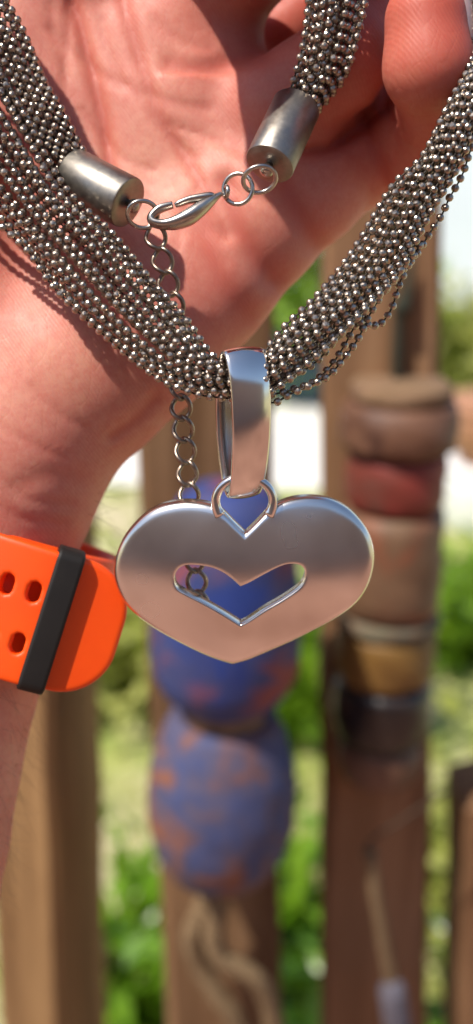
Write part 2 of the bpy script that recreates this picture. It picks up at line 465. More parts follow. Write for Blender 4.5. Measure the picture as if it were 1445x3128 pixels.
# fine hairs on wrist and forearm, rooted on the skin
def hairs():
    A = Acc()
    cand = V[(V[:, 2] > -46)]
    px = cand[:, 0] * F_PX / (D0 - cand[:, 2]) + CX; py = CY - cand[:, 1] * F_PX / (D0 - cand[:, 2])
    fore = cand[(py > 2080) & (py < 2900) & (px > -120)]
    wr = cand[(py > 1500) & (py < 1640) & (px > 200) & (cand[:, 2] < -24)]
    for grp, cnt, ln in ((fore, 130, 9), (wr, 18, 9)):
        if not len(grp): continue
        for p in grp[rng.integers(0, len(grp), cnt)]:
            d = np.array([rng.normal(.55, .35), rng.normal(-.75, .4), rng.normal(.12, .2)])
            if ln and grp is wr: d = np.array([rng.normal(.8, .3), rng.normal(.1, .6), rng.normal(-.1, .3)])
            d /= np.linalg.norm(d); L_ = ln * rng.uniform(.5, 1.1); bend = rng.normal(0, .18, 3)
            t = np.linspace(0, 1, 6)[:, None]
            P = p + d*L_*t + bend*L_*t*t
            A.add(*tube(P, np.linspace(.032, .012, 6), 3))
    return A
ha = hairs()
hm = obj('arm_hair', mesh('arm_hair', (np.vstack(ha.v) - loc)*1e-3, ha.f, M_HAIR), hand); hm['kind'] = 'stuff'

# ------------------------------------------------------------------ watch strap
def build_strap():
    a_ax = np.array([-.30, -.95, 0]); a_ax /= np.linalg.norm(a_ax)        # width axis, down the arm
    u_ax = np.array([.95, -.30, 0])                                       # across the wrist
    zc = np.array([0, 0, 1.])
    org = F(35, 1862, -9)
    th = near_thing('watch_strap', org, 'bright orange rubber watch strap with black keeper loop on the wrist', 'watch strap')
    W2 = 13.2
    # tail: bent rounded slab with slots, made as a field and then bent
    h = .4
    lo = np.array([-48., -15., -3.2]); hi = np.array([26., 15., 3.2]); n = ((hi-lo)/h).astype(int)+1
    X = (lo[0]+h*np.arange(n[0]))[:, None, None]; Y = (lo[1]+h*np.arange(n[1]))[None, :, None]; Z = (lo[2]+h*np.arange(n[2]))[None, None, :]
    # tongue outline: half width shrinks to a round end
    x1 = 21.0; rc = 10.0
    qx = np.abs(X + 20) - (x1 + 20 - rc); qy = np.abs(Y) - (W2 - rc)
    d2 = np.minimum(np.maximum(qx, qy), 0) + np.sqrt(np.maximum(qx, 0)**2 + np.maximum(qy, 0)**2) - rc
    th_ = 1.6
    r_ = .75
    dz = np.abs(Z) - th_
    D = np.minimum(np.maximum(d2 + r_, dz + r_), 0) + np.sqrt(np.maximum(d2 + r_, 0)**2 + np.maximum(dz + r_, 0)**2) - r_
    for hx in [3.2 - 5.2*q for q in range(10)]:
        for hy in (-4.6, 5.6):
            c = hx + (0)
            yy = np.clip(Y - hy, -.8, .8)
            g = np.sqrt((X - c)**2 + (Y - hy - yy)**2) - 1.25
            g = g + 0*Z
            D = np.maximum(D, -g)
    v, q = surface_nets(D.astype(np.float32), lo, h)
    def bend(p, lift=0.0):
        x, y, z = p[:, 0], p[:, 1], p[:, 2] + lift
        # arc over the wrist up to x = 3, then it dips under the keeper and runs on nearly straight, tangent to the arm
        k = 1/46.
        xs = np.minimum(x, 4.0)
        ang = -xs*k
        cx = np.where(x < 4, np.sin(-ang)/k, math.sin(4*k)/k + (x-4)*math.cos(4*k))
        cz = np.where(x < 4, (np.cos(ang)-1)/k, (math.cos(4*k)-1)/k - (x-4)*math.sin(4*k))
        dip = -2.6/(1+np.exp(-(x-8.0)*1.3)) - np.maximum(x-9, 0)*.22
        nx = np.where(x < 4, np.sin(xs*k), math.sin(4*k)); nz = np.where(x < 4, np.cos(xs*k), math.cos(4*k))
        uu = cx + nx*z; ww = cz + nz*z + dip
        return org + uu[:, None]*u_ax + y[:, None]*a_ax + ww[:, None]*zc
    fpart('strap_tail', bend(v), q, M_ORANGE, th, org)
    # keeper: rounded rectangular loop across the strap
    def sweep_loop(pts, wid, thk, x0):
        pass
    K = []
    hw, zt, zb = W2 + 1.0, 3.0, -7.0
    outl = []
    for (cx, cz, a0) in ((hw-2.2, zt-2.2, 0), (-(hw-2.2), zt-2.2, 90), (-(hw-2.2), zb+2.2, 180), (hw-2.2, zb+2.2, 270)):
        for s in range(7):
            a = R(a0 + s*15); outl.append((cx+2.2*math.cos(a), cz+2.2*math.sin(a)))
    outl = np.array(outl); N_ = len(outl)
    inn = outl * np.array([(hw-1.7)/hw, 1]); inn[:, 1] = (outl[:, 1]-(zt+zb)/2)*((zt-zb)/2-1.5)/((zt-zb)/2)+(zt+zb)/2
    kx0, kx1, rd = 5.0, 10.2, .8
    rings = [(outl*0+outl, kx0+rd), (outl, kx1-rd), (outl*.985+inn*.015, kx1-.25), (outl*.6+inn*.4, kx1), (inn, kx1-.2), (inn, kx0+.2), (outl*.6+inn*.4, kx0), (outl*.985+inn*.015, kx0+.25)]
    v = []; f = []
    for (o2, x) in rings:
        p = np.stack([np.full(N_, x), o2[:, 0], o2[:, 1]], 1)
        k = 1/46.
        uu = math.sin(4*k)/k + (p[:, 0]-4)*math.cos(4*k) + math.sin(.2)*p[:, 2]; ww = (math.cos(4*k)-1)/k - (p[:, 0]-4)*.27 + p[:, 2] - .9
        v.append(org + uu[:, None]*u_ax + p[:, 1][:, None]*a_ax + ww[:, None]*zc)
    nr = len(rings)
    for r0 in range(nr):
        r1 = (r0+1) % nr
        for j in range(N_):
            j2 = (j+1) % N_
            f.append((r0*N_+j, r0*N_+j2, r1*N_+j2, r1*N_+j))
    fpart('keeper', np.vstack(v), f, M_BLACK, th, org)
    # band: closed loop round the wrist under the tail
    n_ = 96; t = np.linspace(0, 2*math.pi, n_, endpoint=False)
    ca, cb = 40.5, 22.0
    cu = np.sign(np.cos(t))*np.abs(np.cos(t))**.8*ca - 26.5; cw = np.sign(np.sin(t))*np.abs(np.sin(t))**.8*cb - 25.0
    nu_ = np.cos(t)/ca; nw_ = np.sin(t)/cb; nn = np.hypot(nu_, nw_); nu_ /= nn; nw_ /= nn
    sec = [(-W2, -.6), (-W2+.6, -1.2), (W2-.6, -1.2), (W2, -.6), (W2, .6), (W2-.6, 1.2), (-W2+.6, 1.2), (-W2, .6)]
    v = []; f = []
    for i in range(n_):
        for (y, z) in sec:
            v.append(org + (cu[i]+nu_[i]*z)*u_ax + y*a_ax + (cw[i]+nw_[i]*z)*zc)
    m = len(sec)
    for i in range(n_):
        i2 = (i+1) % n_
        for j in range(m):
            j2 = (j+1) % m
            f.append((i*m+j, i*m+j2, i2*m+j2, i2*m+j))
    fpart('strap_band', v, f, M_ORANGE, th, org)
build_strap()

# ------------------------------------------------------------------ pendant
NRM = np.array([0, -math.sin(PITCH), math.cos(PITCH)]); EY = np.array([0, math.cos(PITCH), math.sin(PITCH)]); EX = np.array([1., 0, 0])
P0 = F(746, 1760, -6)
def onplane(px, py):
    d = np.array([(px-CX)/F_PX, (CY-py)/F_PX, -1.0]); c = np.array([0, 0, D0])
    t = (NRM @ (P0 - c)) / (NRM @ d); p = c + t*d
    return np.array([(p-P0) @ EX, (p-P0) @ EY])
zA = lambda x, y: onplane(340 + x/1.4512, 1400 + y/1.4512)
loc_p = F(746, 1990, -8)
pend = near_thing('heart_pendant', loc_p, 'polished silver heart pendant with a heart-shaped cutout hanging from a wide bail', 'pendant')

def build_heart():
    outL = [(594, 338), (545, 290), (495, 240), (440, 210), (345, 197), (250, 208), (170, 240), (100, 300), (45, 375), (14, 460), (12, 540), (45, 630), (110, 703), (200, 768), (300, 824), (400, 873), (470, 901), (537, 921)]
    outR = [(594, 338), (640, 293), (690, 242), (740, 208), (800, 186), (880, 177), (970, 190), (1050, 230), (1110, 288), (1150, 352), (1168, 430), (1160, 510), (1130, 590), (1080, 655), (1000, 715), (900, 770), (800, 820), (680, 872), (604, 903), (537, 921)]
    inL = [(572, 570), (535, 536), (495, 508), (450, 488), (400, 478), (350, 474), (310, 483), (286, 510), (281, 545), (295, 580), (340, 607), (420, 648), (500, 694), (573, 741)]
    inR = [(572, 570), (612, 553), (680, 515), (750, 480), (800, 469), (840, 477), (858, 503), (856, 540), (832, 577), (760, 628), (680, 675), (610, 722), (573, 741)]
    n = 110
    def half(p, smooth=True):
        Q = np.array([zA(*q) for q in p]); return resample(crom(Q, 400), n)
    oL, oR, iL, iR = half(outL), half(outR), half(inL), half(inR)
    O = np.vstack([oL, oR[::-1][1:-1]]); I = np.vstack([iL, iR[::-1][1:-1]])
    n = len(O); T = 2.9
    cen = O.mean(0)
    def dome(p):
        q = p - cen; return 1.6 - q[:, 0]**2/(2*80.) - (q[:, 1]+1.5)**2/(2*46.)
    # inwards rings: parameter from outer edge (0) to cutout edge (1)
    dist = np.linalg.norm(O - I, axis=1)[:, None]
    rings = []
    def ring(s, dz): 
        p = O*(1-s) + I*s; return np.c_[p, dome(p) + dz]
    mm = lambda x: np.clip(x/dist, 0, .45)
    front = [(mm(0.0), -1.1), (mm(.06), -.72), (mm(.22), -.42), (mm(.5), -.21), (mm(.85), -.09), (mm(1.2), -.025)]
    for s, dz in front: rings.append(ring(s, dz))
    for k in range(1, 22):
        s0 = mm(1.2); s1 = 1 - np.clip(.45/dist, 0, .45); s = s0 + (s1-s0)*k/22; rings.append(ring(s, 0))
    for x, dz in ((.45, 0.0), (.2, -.04), (.06, -.14), (0, -.32)): rings.append(ring(1 - np.clip(x/dist, 0, .45), dz))
    rings.append(ring(np.ones_like(dist), -T+.2)); rings.append(ring(1-np.clip(.2/dist, 0, .4), -T))
    for k in range(1, 7): rings.append(ring(1-k/7*np.ones_like(dist), -T))
    rings.append(ring(mm(.3), -T+.05)); rings.append(ring(mm(.05), -T+.35))
    nr = len(rings); v = np.vstack(rings); f = []
    for r0 in range(nr):
        r1 = (r0+1) % nr
        for j in range(n):
            j2 = (j+1) % n
            f.append((r0*n+j, r0*n+j2, r1*n+j2, r1*n+j))
    base = P0 + v[:, :1]*EX + v[:, 1:2]*EY
    dm = dome(v[:, :2])                      # the traced outline keeps its sight lines while the plate bulges
    c = np.array([0, 0, D0]); t = (dm + NRM @ (P0 - c)) / ((base - c) @ NRM)
    W = c + (base - c)*t[:, None] + (v[:, 2] - dm)[:, None]*NRM
    return W, f
v, f = build_heart()
ho = fpart('heart_plate', v, f, M_SATIN, pend, loc_p)
bm = bmesh.new(); bm.from_mesh(ho.data); bmesh.ops.recalc_face_normals(bm, faces=bm.faces); bm.to_mesh(ho.data); bm.free()

# wire loop soldered to the lobes
c2 = zA(590, 196); rx, ry = 125/1.4512*.0612, 100/1.4512*.0612/math.cos(PITCH)*1.05
pts = []
for a in np.linspace(R(212), R(-32), 40):
    q = c2 + np.array([rx*math.cos(a), ry*math.sin(a)])
    pts.append(P0 + q[0]*EX + q[1]*EY - .55*NRM)
rr = .80 + .35*np.exp(-np.linspace(0, 1, 40)/.06) + .35*np.exp(-(1-np.linspace(0, 1, 40))/.06)
fpart('loop', *tube(pts, rr, 20), M_SILVER, pend, loc_p)

# bail: broad oval band
def build_bail():
    phi = R(21)
    dep = -math.sin(phi)*EX + math.cos(phi)*(-NRM); wid = math.cos(phi)*EX + math.sin(phi)*(-NRM)
    fc = F(771, 1316, 6.2)
    a, b = 4.6, 13.6
    cen = fc + dep*a
    n = 120; t = np.linspace(0, 2*math.pi, n, endpoint=False)
    sec_o = [(-1, -.22), (-.97, -.08), (-.85, .06), (-.6, .24), (-.3, .36), (0, .40), (.3, .36), (.6, .24), (.85, .06), (.97, -.08), (1, -.22)]
    sec = sec_o + [(1, -.75), (.95, -.85), (.5, -.85), (0, -.85), (-.5, -.85), (-.95, -.85), (-1, -.75)]
    v = []; f = []; m = len(sec)
    for i in range(n):
        # superellipse-ish: pinched to the bottom
        st, ct = math.sin(t[i]), math.cos(t[i])
        pu = b*st; pd = -a*ct * (1 + .10*st)
        nu, nd = st/b, -ct/a; l = math.hypot(nu, nd); nu /= l; nd /= l
        w2 = 3.55*(1 + .06*st) - .25*max(0, -st)**2
        for (s, z) in sec:
            v.append(cen + EY*(pu + nu*z) + dep*(pd + nd*z) + wid*s*w2)
    for i in range(n):
        i2 = (i+1) % n
        for j in range(m):
            j2 = (j+1) % m
            f.append((i*m+j, i2*m+j, i2*m+j2, i*m+j2))
    return np.array(v), f
v, f = build_bail()
bo = fpart('bail', v, f, M_SILVER, pend, loc_p)
bm = bmesh.new(); bm.from_mesh(bo.data); bmesh.ops.recalc_face_normals(bm, faces=bm.faces); bm.to_mesh(bo.data); bm.free()

# ------------------------------------------------------------------ necklace
loc_n = F(560, 1200, 0)
neck = near_thing('necklace', loc_n, 'multi-strand gunmetal ball chain necklace draped over the palm and fingers', 'necklace')

SEC = [  # upper edge x,y, lower edge x,y, depth z, half thickness
    (300, 520, 248, 600, -9.5, 2.2), (254, 462, 198, 560, -10, 2.5), (194, 342, 96, 440, -8.5, 3.0), (145, 262, 36, 352, -8, 2.8), (75, 100, -50, 190, -7.5, 2.8),
    (26, 14, -112, 100, -7, 3), (-60, -160, -212, -80, -6, 3), (-230, -330, -330, -220, -4, 4), (-470, -330, -420, -180, -2, 4), (-480, -190, -470, -30, -2, 4),
    (-150, -30, -270, 440, -4, 3), (50, 285, -70, 630, -4, 2.8), (200, 566, 62, 742, -3.5, 2.4), (352, 716, 153, 858, -2, 2.2),
    (474, 870, 272, 980, 0.0, 2.2), (562, 973, 402, 1088, 1.5, 2.4), (636, 1080, 553, 1180, 2.8, 2.6), (692, 1116, 690, 1206, 3.4, 2.6), (742, 1122, 748, 1212, 3.4, 2.5),
    (800, 1090, 830, 1200, 3.6, 2.7), (869, 1002, 942, 1115, 3.6, 2.9), (950, 924, 1058, 1010, 4, 2.8), (1030, 832, 1146, 920, 2.6, 2.8),
    (1097, 738, 1222, 836, 1.5, 2.8), (1198, 572, 1312, 655, 1, 2.6), (1287, 484, 1378, 545, 1.5, 2.4), (1369, 318, 1446, 400, 3, 2.2),
    (1426, 214, 1500, 262, 1, 2.2), (1440, 110, 1512, 130, -5, 2.2), (1398, -20, 1500, -50, -8, 2.2), (1350, -220, 1440, -250, -8, 3),
    (1220, -330, 1250, -400, -4, 4), (1130, -240, 1000, -300, -4, 4), (1134, -120, 932, -130, -5, 2.6), (1122, 4, 934, 0, -5, 2.4), (1090, 142, 926, 104, -5.5, 2.4),
    (1056, 236, 912, 186, -6.5, 2.6), (965, 345, 880, 298, -8.5, 2.5), (922, 432, 848, 382, -6.5, 2.2)]
LAY = (9, 7, 6)
NS = sum(LAY)
def strand_paths():
    M = 340
    U = crom([F(s[0], s[1], s[4]) for s in SEC], 1200); Lw = crom([F(s[2], s[3], s[4]) for s in SEC], 1200)
    Hh = crom([[s[5]] for s in SEC], 1200)
    C = (U + Lw)/2
    s = np.r_[0, np.cumsum(np.linalg.norm(np.diff(C, axis=0), axis=1))]; t = np.linspace(0, s[-1], M)
    ip = lambda A: np.stack([np.interp(t, s, A[:, k]) for k in range(A.shape[1])], 1)
    U, Lw, Hh = ip(U), ip(Lw), ip(Hh)
    C = (U + Lw)/2; e1 = (Lw - U)/2; Z = np.array([0, 0, 1.])
    uv = []
    for li, cn in enumerate(LAY):
        for q in range(cn):
            u0 = (-.96 + 1.92*(q + (.5 if li == 1 else 0))/(cn - (0 if li == 1 else 1))) * (1, .90, .93)[li] + rng.normal(0, .028)
            uv.append((u0, (1.25, -.2, -1.5)[li]*(1 - .6*u0*u0) + rng.normal(0, .12)))
    P = np.zeros((NS, M, 3))
    x = t/s[-1]
    for k in range(NS):
        wob = .030*np.sin(x*23 + k*2.9) + .022*np.sin(x*47 + k*1.7) + .05*np.sin(x*11 + uv[k][0]*1.5)
        P[k] = C + e1*np.clip(uv[k][0] + wob, -1.04, 1.04)[:, None] + Z*(Hh[:, 0]*(uv[k][1] + .14*np.sin(x*29 + k*2.2)))[:, None]
    return list(P)
paths = strand_paths()
def manual(pts): return crom([F(*p) for p in pts], 120)
LOOSE = [
    [(-90, 590, 0), (6, 692, 0), (88, 770, 0), (151, 862, 0), (227, 942, 0.5), (314, 1020, 1.5), (401, 1094, 3), (490, 1160, 4), (553, 1188, 5), (617, 1208, 5), (690, 1216, 4.5), (750, 1222, 4), (836, 1230, 4.5), (880, 1207, 4.5), (942, 1179, 5), (1003, 1148, 3), (1048, 1098, 2), (1093, 1036, 1), (1130, 960, 0), (1180, 880, 0), (1260, 780, 0)],
    [(700, 1200, 3), (760, 1208, 4), (836, 1204, 4), (900, 1188, 4), (960, 1166, 2), (1016, 1110, 0), (1055, 1050, -1), (1090, 985, -1), (1140, 910, -1)],
    [(1010, 960, 3), (1070, 968, 2), (1115, 990, 0), (1160, 990, -3), (1194, 947, -4), (1213, 891, -3), (1232, 840, -1), (1290, 735, 0)],
    [(1100, 930, 2), (1180, 868, 0), (1258, 795, -1), (1316, 707, -2), (1350, 656, -2), (1372, 606, -2), (1395, 567, -2), (1417, 522, -2), (1442, 447, -2), (1500, 330, -2)],
    [(800, 1150, 5), (880, 1150, 3), (960, 1110, 1), (1030, 1030, -1), (1085, 950, -1), (1150, 880, 0)],
]
paths += [manual(p) for p in LOOSE]
# beads along each strand
PITCHB, RB = 2.02, .765
beads = []
for k, P in enumerate(paths):
    s = np.r_[0, np.cumsum(np.linalg.norm(np.diff(P, axis=0), axis=1))]
    t = np.arange(rng.uniform(0, PITCHB), s[-1], PITCHB)
    Q = np.stack([np.interp(t, s, P[:, j]) for j in range(3)], 1)
    beads.append(Q)
    A = Acc(); A.add(*tube(resample(P, max(30, int(s[-1]/1.1))), .17, 5))
    fpart('strand', np.vstack(A.v), A.f, M_WIRE, neck, loc_n)
allb = np.vstack(beads)
# coarse depth buffer: which beads show largest
px = allb[:, 0]*F_PX/(D0-allb[:, 2]) + CX; py = CY - allb[:, 1]*F_PX/(D0-allb[:, 2])
step = 5
buf = np.full((3128//step, 1445//step), -1, int)
for i in np.argsort(allb[:, 2]):
    rad = RB*F_PX/(D0-allb[i, 2])/step; cx, cy = px[i]/step, py[i]/step
    x0, x1, y0, y1 = int(max(0, cx-rad)), int(min(buf.shape[1], cx+rad+1)), int(max(0, cy-rad)), int(min(buf.shape[0], cy+rad+1))
    if x1 <= x0 or y1 <= y0: continue
    yy, xx = np.mgrid[y0:y1, x0:x1]
    buf[y0:y1, x0:x1][(xx+.5-cx)**2 + (yy+.5-cy)**2 < rad*rad] = i
cnt = np.bincount(buf[buf >= 0], minlength=len(allb))
top = set(np.argsort(-cnt)[:300].tolist())
def ico_mesh(name, sub):
    bm = bmesh.new(); bmesh.ops.create_icosphere(bm, subdivisions=sub, radius=RB*1e-3)
    me = bpy.data.meshes.new(name); bm.to_mesh(me); bm.free(); me.materials.append(M_BEAD); return me
bm_ = ico_mesh('bead', 2)
iv = np.array([v.co[:] for v in bm_.vertices])*1e3; jf = [tuple(p.vertices) for p in bm_.polygons]
def rrot():
    q = rng.normal(size=4); q /= np.linalg.norm(q)
    from mathutils import Quaternion
    return Quaternion(q)
first = None
va, fa, off = [], [], 0
jf_np = np.array(jf)
for i in range(len(allb)):
    q = rrot()
    if i in top:
        o = obj('bead', bm_, neck) if first is None else first.copy()
        if first is None: first = o
        else:
            COL.objects.link(o); o.parent = neck
        o.location = Vector(((allb[i]-loc_n)*1e-3).tolist()); o.rotation_mode = 'QUATERNION'; o.rotation_quaternion = q
    else:
        M3 = np.array(q.to_matrix()); va.append(iv @ M3.T + allb[i]); fa.append(jf_np + off); off += len(iv)
bmass = fpart('bead_mass', np.vstack(va), np.vstack(fa), M_BEAD, neck, loc_n, smooth=False); bmass['kind'] = 'stuff'

# end caps
def end_cap(mouth, end, zm, ze, dia):
    a = F(*mouth, zm); b = F(*end, ze); ax = (b-a)/np.linalg.norm(b-a); L_ = np.linalg.norm(b-a); r = dia/2
    prof = [(2.0, .05), (2.0, r-.55), (.15, r-.5), (0, r-.35), (.05, r-.12), (.25, r), (L_-.35, r), (L_-.1, r-.1), (L_, r-.38), (L_, r*.6), (L_, .9), (L_, .05)]
    o = fpart('end_cap', *lathe(prof, 64, a, ax), M_CAP, neck, loc_n)
    m = o.modifiers.new('edge', 'EDGE_SPLIT'); m.split_angle = R(40)
    # knob with an eye on the end face
    kn = [(L_-.1, .75), (L_+.3, .7), (L_+.5, .95), (L_+.9, 1.25), (L_+1.4, 1.38), (L_+1.9, 1.25), (L_+2.3, .85), (L_+2.5, .3)]
    k = obj('knob', mesh('knob', (lathe(kn, 24, a, ax)[0]-loc_n)*1e-3, lathe(kn, 24, a, ax)[1], M_RING), o)
    return b + ax*1.5, ax
kl, axl = end_cap((222, 530), (392, 620), -10, -5.5, 9.7)
kr, axr = end_cap((905, 328), (823, 503), -8.5, -3, 9.3)

def ring(cx, cy, z, r, wire, nx, ny, sx=1.0, ang=0, mat=M_RING, name='jump_ring'):
    """wire ring; nx, ny tilt its normal; px centre"""
    c = F(cx, cy, z); E = Euler((nx, ny, 0)).to_matrix() @ Matrix.Rotation(ang, 3, 'Z')
    t = np.linspace(0, 2*math.pi, 48, endpoint=False)
    P = np.array([c + np.array(E @ Vector((r*sx*math.cos(a), r*math.sin(a), 0))) for a in t])
    return fpart(name, *tube(P, wire, 10, True), mat, neck, loc_n)
ring(436, 655, -2.6, 2.6, .42, R(42), R(20), 1.12, R(-25))
ring(727, 577, -3.5, 2.75, .42, R(8), R(-14))
ring(793, 548, -1.5, 2.9, .42, R(54), R(14), 1.05, R(10))

# lobster clasp
z3 = lambda x, y, z: F(340 + x/2.288, 440 + y/2.288, z)
pxm = .0594/2.288
cl_body = [(770, 345, -3.6, 13), (735, 368, -3.5, 20), (690, 402, -3.2, 32), (620, 456, -3, 44), (540, 512, -2.8, 48), (450, 550, -2.8, 40), (370, 562, -2.8, 30), (304, 552, -2.8, 27), (276, 524, -2.8, 25), (292, 490, -2.8, 25), (345, 450, -2.8, 26), (430, 425, -2.8, 21)]
P = crom([z3(*c[:3]) for c in cl_body], 70); rr = crom([[c[3]*pxm*1.15] for c in cl_body], 70)[:, 0]
clasp = fpart('lobster_clasp', *tube(P, rr, 14, flat=1.5), M_RING, neck, loc_n)
lev = [(446, 430, -2.6, 15), (470, 418, -2.6, 22), (540, 392, -2.7, 26), (620, 378, -2.8, 30), (690, 368, -3.0, 30), (712, 372, -3.2, 20)]
P = crom([z3(*c[:3]) for c in lev], 30); rr = crom([[c[3]*pxm] for c in lev], 30)[:, 0]
vv, ff = tube(P, rr, 12, flat=1.5); obj('lever', mesh('lever', (vv-loc_n)*1e-3, ff, M_RING), clasp)
t = np.linspace(0, 2*math.pi, 32, endpoint=False); c = z3(802, 335, -3.5)
Pr = np.array([c + np.array([.35*math.cos(a), .95*math.sin(a), .95*math.cos(a)]) for a in t])
vv, ff = tube(Pr, .42, 10, True); obj('swivel_eye', mesh('swivel_eye', (vv-loc_n)*1e-3, ff, M_RING), clasp)

# extension chain: twisted curb links
ctr = [(475, 722, -4.2), (496, 797, -4.6), (514, 866, -5), (531, 932, -5.4), (540, 998, -5.8), (545, 1062, -6), (548, 1122, -6.2), (550, 1182, -6.5), (553, 1244, -7), (559, 1311, -7.6), (566, 1377, -8.3), (572, 1446, -9), (578, 1512, -9.8), (584, 1578, -10.5), (590, 1644, -11.2), (595, 1710, -11.8), (601, 1776, -12.4), (606, 1842, -13), (611, 1908, -13.6)]
def link_mesh():
    a, b = 1.80, 2.34; t = np.linspace(0, 2*math.pi, 40, endpoint=False); P = []
    for q in t:
        x, y = a*math.cos(q), b*math.sin(q); tw = R(44)*y/b
        P.append((x*math.cos(tw), y, x*math.sin(tw)))
    v, f = tube(np.array(P), .44, 8, True); return mesh('chain_link', v*1e-3, f, M_LINK)
lm = link_mesh(); firstl = None
extn = obj('extension_chain', None, neck); extn.location = Vector(((F(*ctr[0])-loc_n)*1e-3).tolist())
for k, c in enumerate(ctr):
    if firstl is None: firstl = o = obj('chain_link', lm, extn)
    else:
        o = firstl.copy(); COL.objects.link(o); o.parent = extn
    o.location = Vector(((F(*c) - F(*ctr[0]))*1e-3).tolist())
    a, b = np.array(ctr[max(0, k-1)][:2]), np.array(ctr[min(len(ctr)-1, k+1)][:2]); d = b-a
    o.rotation_euler = (R(random.uniform(-6, 6)), R(random.uniform(-10, 10)), math.atan2(d[0], d[1]) + R(random.uniform(-4, 4)))

# ------------------------------------------------------------------ fence stakes and ceramics
P2S = 1445/1190.
def wood_mat(name, c1, c2, c3):
    m, N, L, b = newmat(name); v = coords(N, L, (1, 1, .06))
    n = noise(N, L, v, 70, 8, .65, .6); n2 = noise(N, L, coords(N, L, (1, 1, .3)), 14, 4)
    n4 = noise(N, L, coords(N, L, (1, 1, .035)), 38, 4, .6, .4)
    a = ramp(N, L, n, [(.25, c3), (.5, c1), (.75, c2)])
    a = mixc(N, L, ramp(N, L, n4, [(.40, 0.0), (.60, .75)]), a, tuple(x*1.5 for x in c2))
    L.new(mixc(N, L, ramp(N, L, n2, [(.35, 0.0), (.75, .6)]), a, c3), b.inputs['Base Color'])
    b.inputs['Roughness'].default_value = .8; b.inputs['Specular IOR Level'].default_value = .25
    bump(N, L, b, n, .6, .002); return m
M_WOOD1 = wood_mat('weathered_wood', (.23, .125, .052), (.30, .18, .08), (.12, .06, .026))
M_WOOD2 = wood_mat('brown_wood', (.17, .09, .04), (.25, .145, .075), (.08, .04, .018))
M_WOOD3 = wood_mat('pale_wood', (.22, .115, .055), (.28, .16, .085), (.11, .052, .024))

def stake(Y, rows, top, thick, rotz, mat, label, knots=()):
    """square stake; xl, xr photo-px (P) edges at row yref; Y its front plane"""
    (y1, l1, r1), (y2, l2, r2) = rows
    A1, B1, A2, B2 = B(l1*P2S, y1*P2S, Y), B(r1*P2S, y1*P2S, Y), B(l2*P2S, y2*P2S, Y), B(r2*P2S, y2*P2S, Y)
    c1, c2 = (A1+B1)/2, (A2+B2)/2; w1, w2 = (B1-A1).length, (B2-A2).length
    lin = lambda z, p, q: p + (q-p)*(z-c1.z)/(c2.z-c1.z)
    c = Vector((lin(0, c1.x, c2.x), 0, 0))
    o = empty('wooden_stake', Matrix.Translation((c.x, Y + thick/2, 0)) @ Matrix.Rotation(rotz, 4, 'Z')); tag(o, label, 'stake', 'wooden stakes of the garden fence')
    n = 26; rnd = random.Random(hash(label) % 1000 if False else len(label)*7)
    bm = bmesh.new(); rings = []
    hy = thick/2; ch = .004
    for i in range(n+1):
        z = -0.12 + (top + .12)*i/n; hx = lin(z, w1, w2)/2; ox = lin(z, c1.x, c2.x) - c.x
        base = [(ox-hx, -hy+ch), (ox-hx+ch, -hy), (ox+hx-ch, -hy), (ox+hx, -hy+ch), (ox+hx, hy), (ox-hx, hy)]
        dx = rnd.gauss(0, .0010); dy = rnd.gauss(0, .0010)
        rings.append([bm.verts.new((x+dx+rnd.gauss(0, .0005), y+dy+rnd.gauss(0, .0005), z)) for x, y in base])
    for i in range(n):
        for j in range(6): bm.faces.new((rings[i][j], rings[i][(j+1) % 6], rings[i+1][(j+1) % 6], rings[i+1][j]))
    tip = bm.verts.new((lin(top, c1.x, c2.x) - c.x, 0, top + .03))
    for j in range(6): bm.faces.new((rings[n][j], rings[n][(j+1) % 6], tip))
    bm.faces.new(rings[0][::-1])
    me = bpy.data.meshes.new('shaft'); bm.to_mesh(me); bm.free(); me.materials.append(mat)
    obj('shaft', me, o)
    return o
YS = .52
stake(YS, ((1750, -40, 160), (2560, 20, 185)), 1.58, .085, R(-12), M_WOOD1, 'leftmost light brown wooden stake below the forearm')
stake(YS+.02, ((1100, 335, 680), (2500, 412, 698)), 1.56, .05, R(7), M_WOOD2, 'middle brown wooden stake behind the blue ceramic bells')
broad = stake(YS+.03, ((500, 815, 1124), (2500, 812, 1076)), 1.62, .05, R(-3), M_WOOD3, 'broad wooden stake behind the ringed ceramic column')
stake(YS+.03, ((2000, 1160, 1420), (2500, 1152, 1390)), B(1200*P2S, 1985*P2S, .57).z, .05, R(2), M_WOOD3, 'wooden stake cut off by the right edge of the photo')

def stain():
    m = plain('dark_crack', (.035, .035, .02), .9, (.02, .022, .012), 200)
    Yf = YS + .0285; o = np.array(broad.matrix_world.translation)
    P = crom([tuple(B(x*P2S, y*P2S, Yf)) for x, y in ((1040, 640), (1022, 745), (1004, 800), (1000, 880), (996, 970))], 24)
    v, f = tube(P, np.interp(np.linspace(0, 1, 24), [0, .3, .36, .5, .8, 1], [.0008, .004, .0055, .0026, .003, .002]), 8)
    ob = obj('crack', mesh('crack', (v-o), f, m)); ob.parent = broad
    ob.matrix_parent_inverse = Matrix.Rotation(R(3), 4, 'Z')
stain()
def glaze(name, c1, c2, c3, scale=45, rough=.6, pos=(.36, .52, .66), shift=(0, 0, 0)):
    m, N, L, b = newmat(name); v = coords(N, L); v.node.inputs['Location'].default_value = shift
    n = noise(N, L, v, scale, 3, .5, .8)
    a = ramp(N, L, n, [(pos[0], c1), (pos[1], c2), (pos[2], c3)])
    L.new(mixc(N, L, ramp(N, L, noise(N, L, v, scale*3, 4), [(.4, 0.0), (.8, .35)]), a, tuple(x*.5 for x in c1)), b.inputs['Base Color'])
    b.inputs['Roughness'].default_value = rough
    bump(N, L, b, noise(N, L, v, scale*2, 4), .4, .002); return m

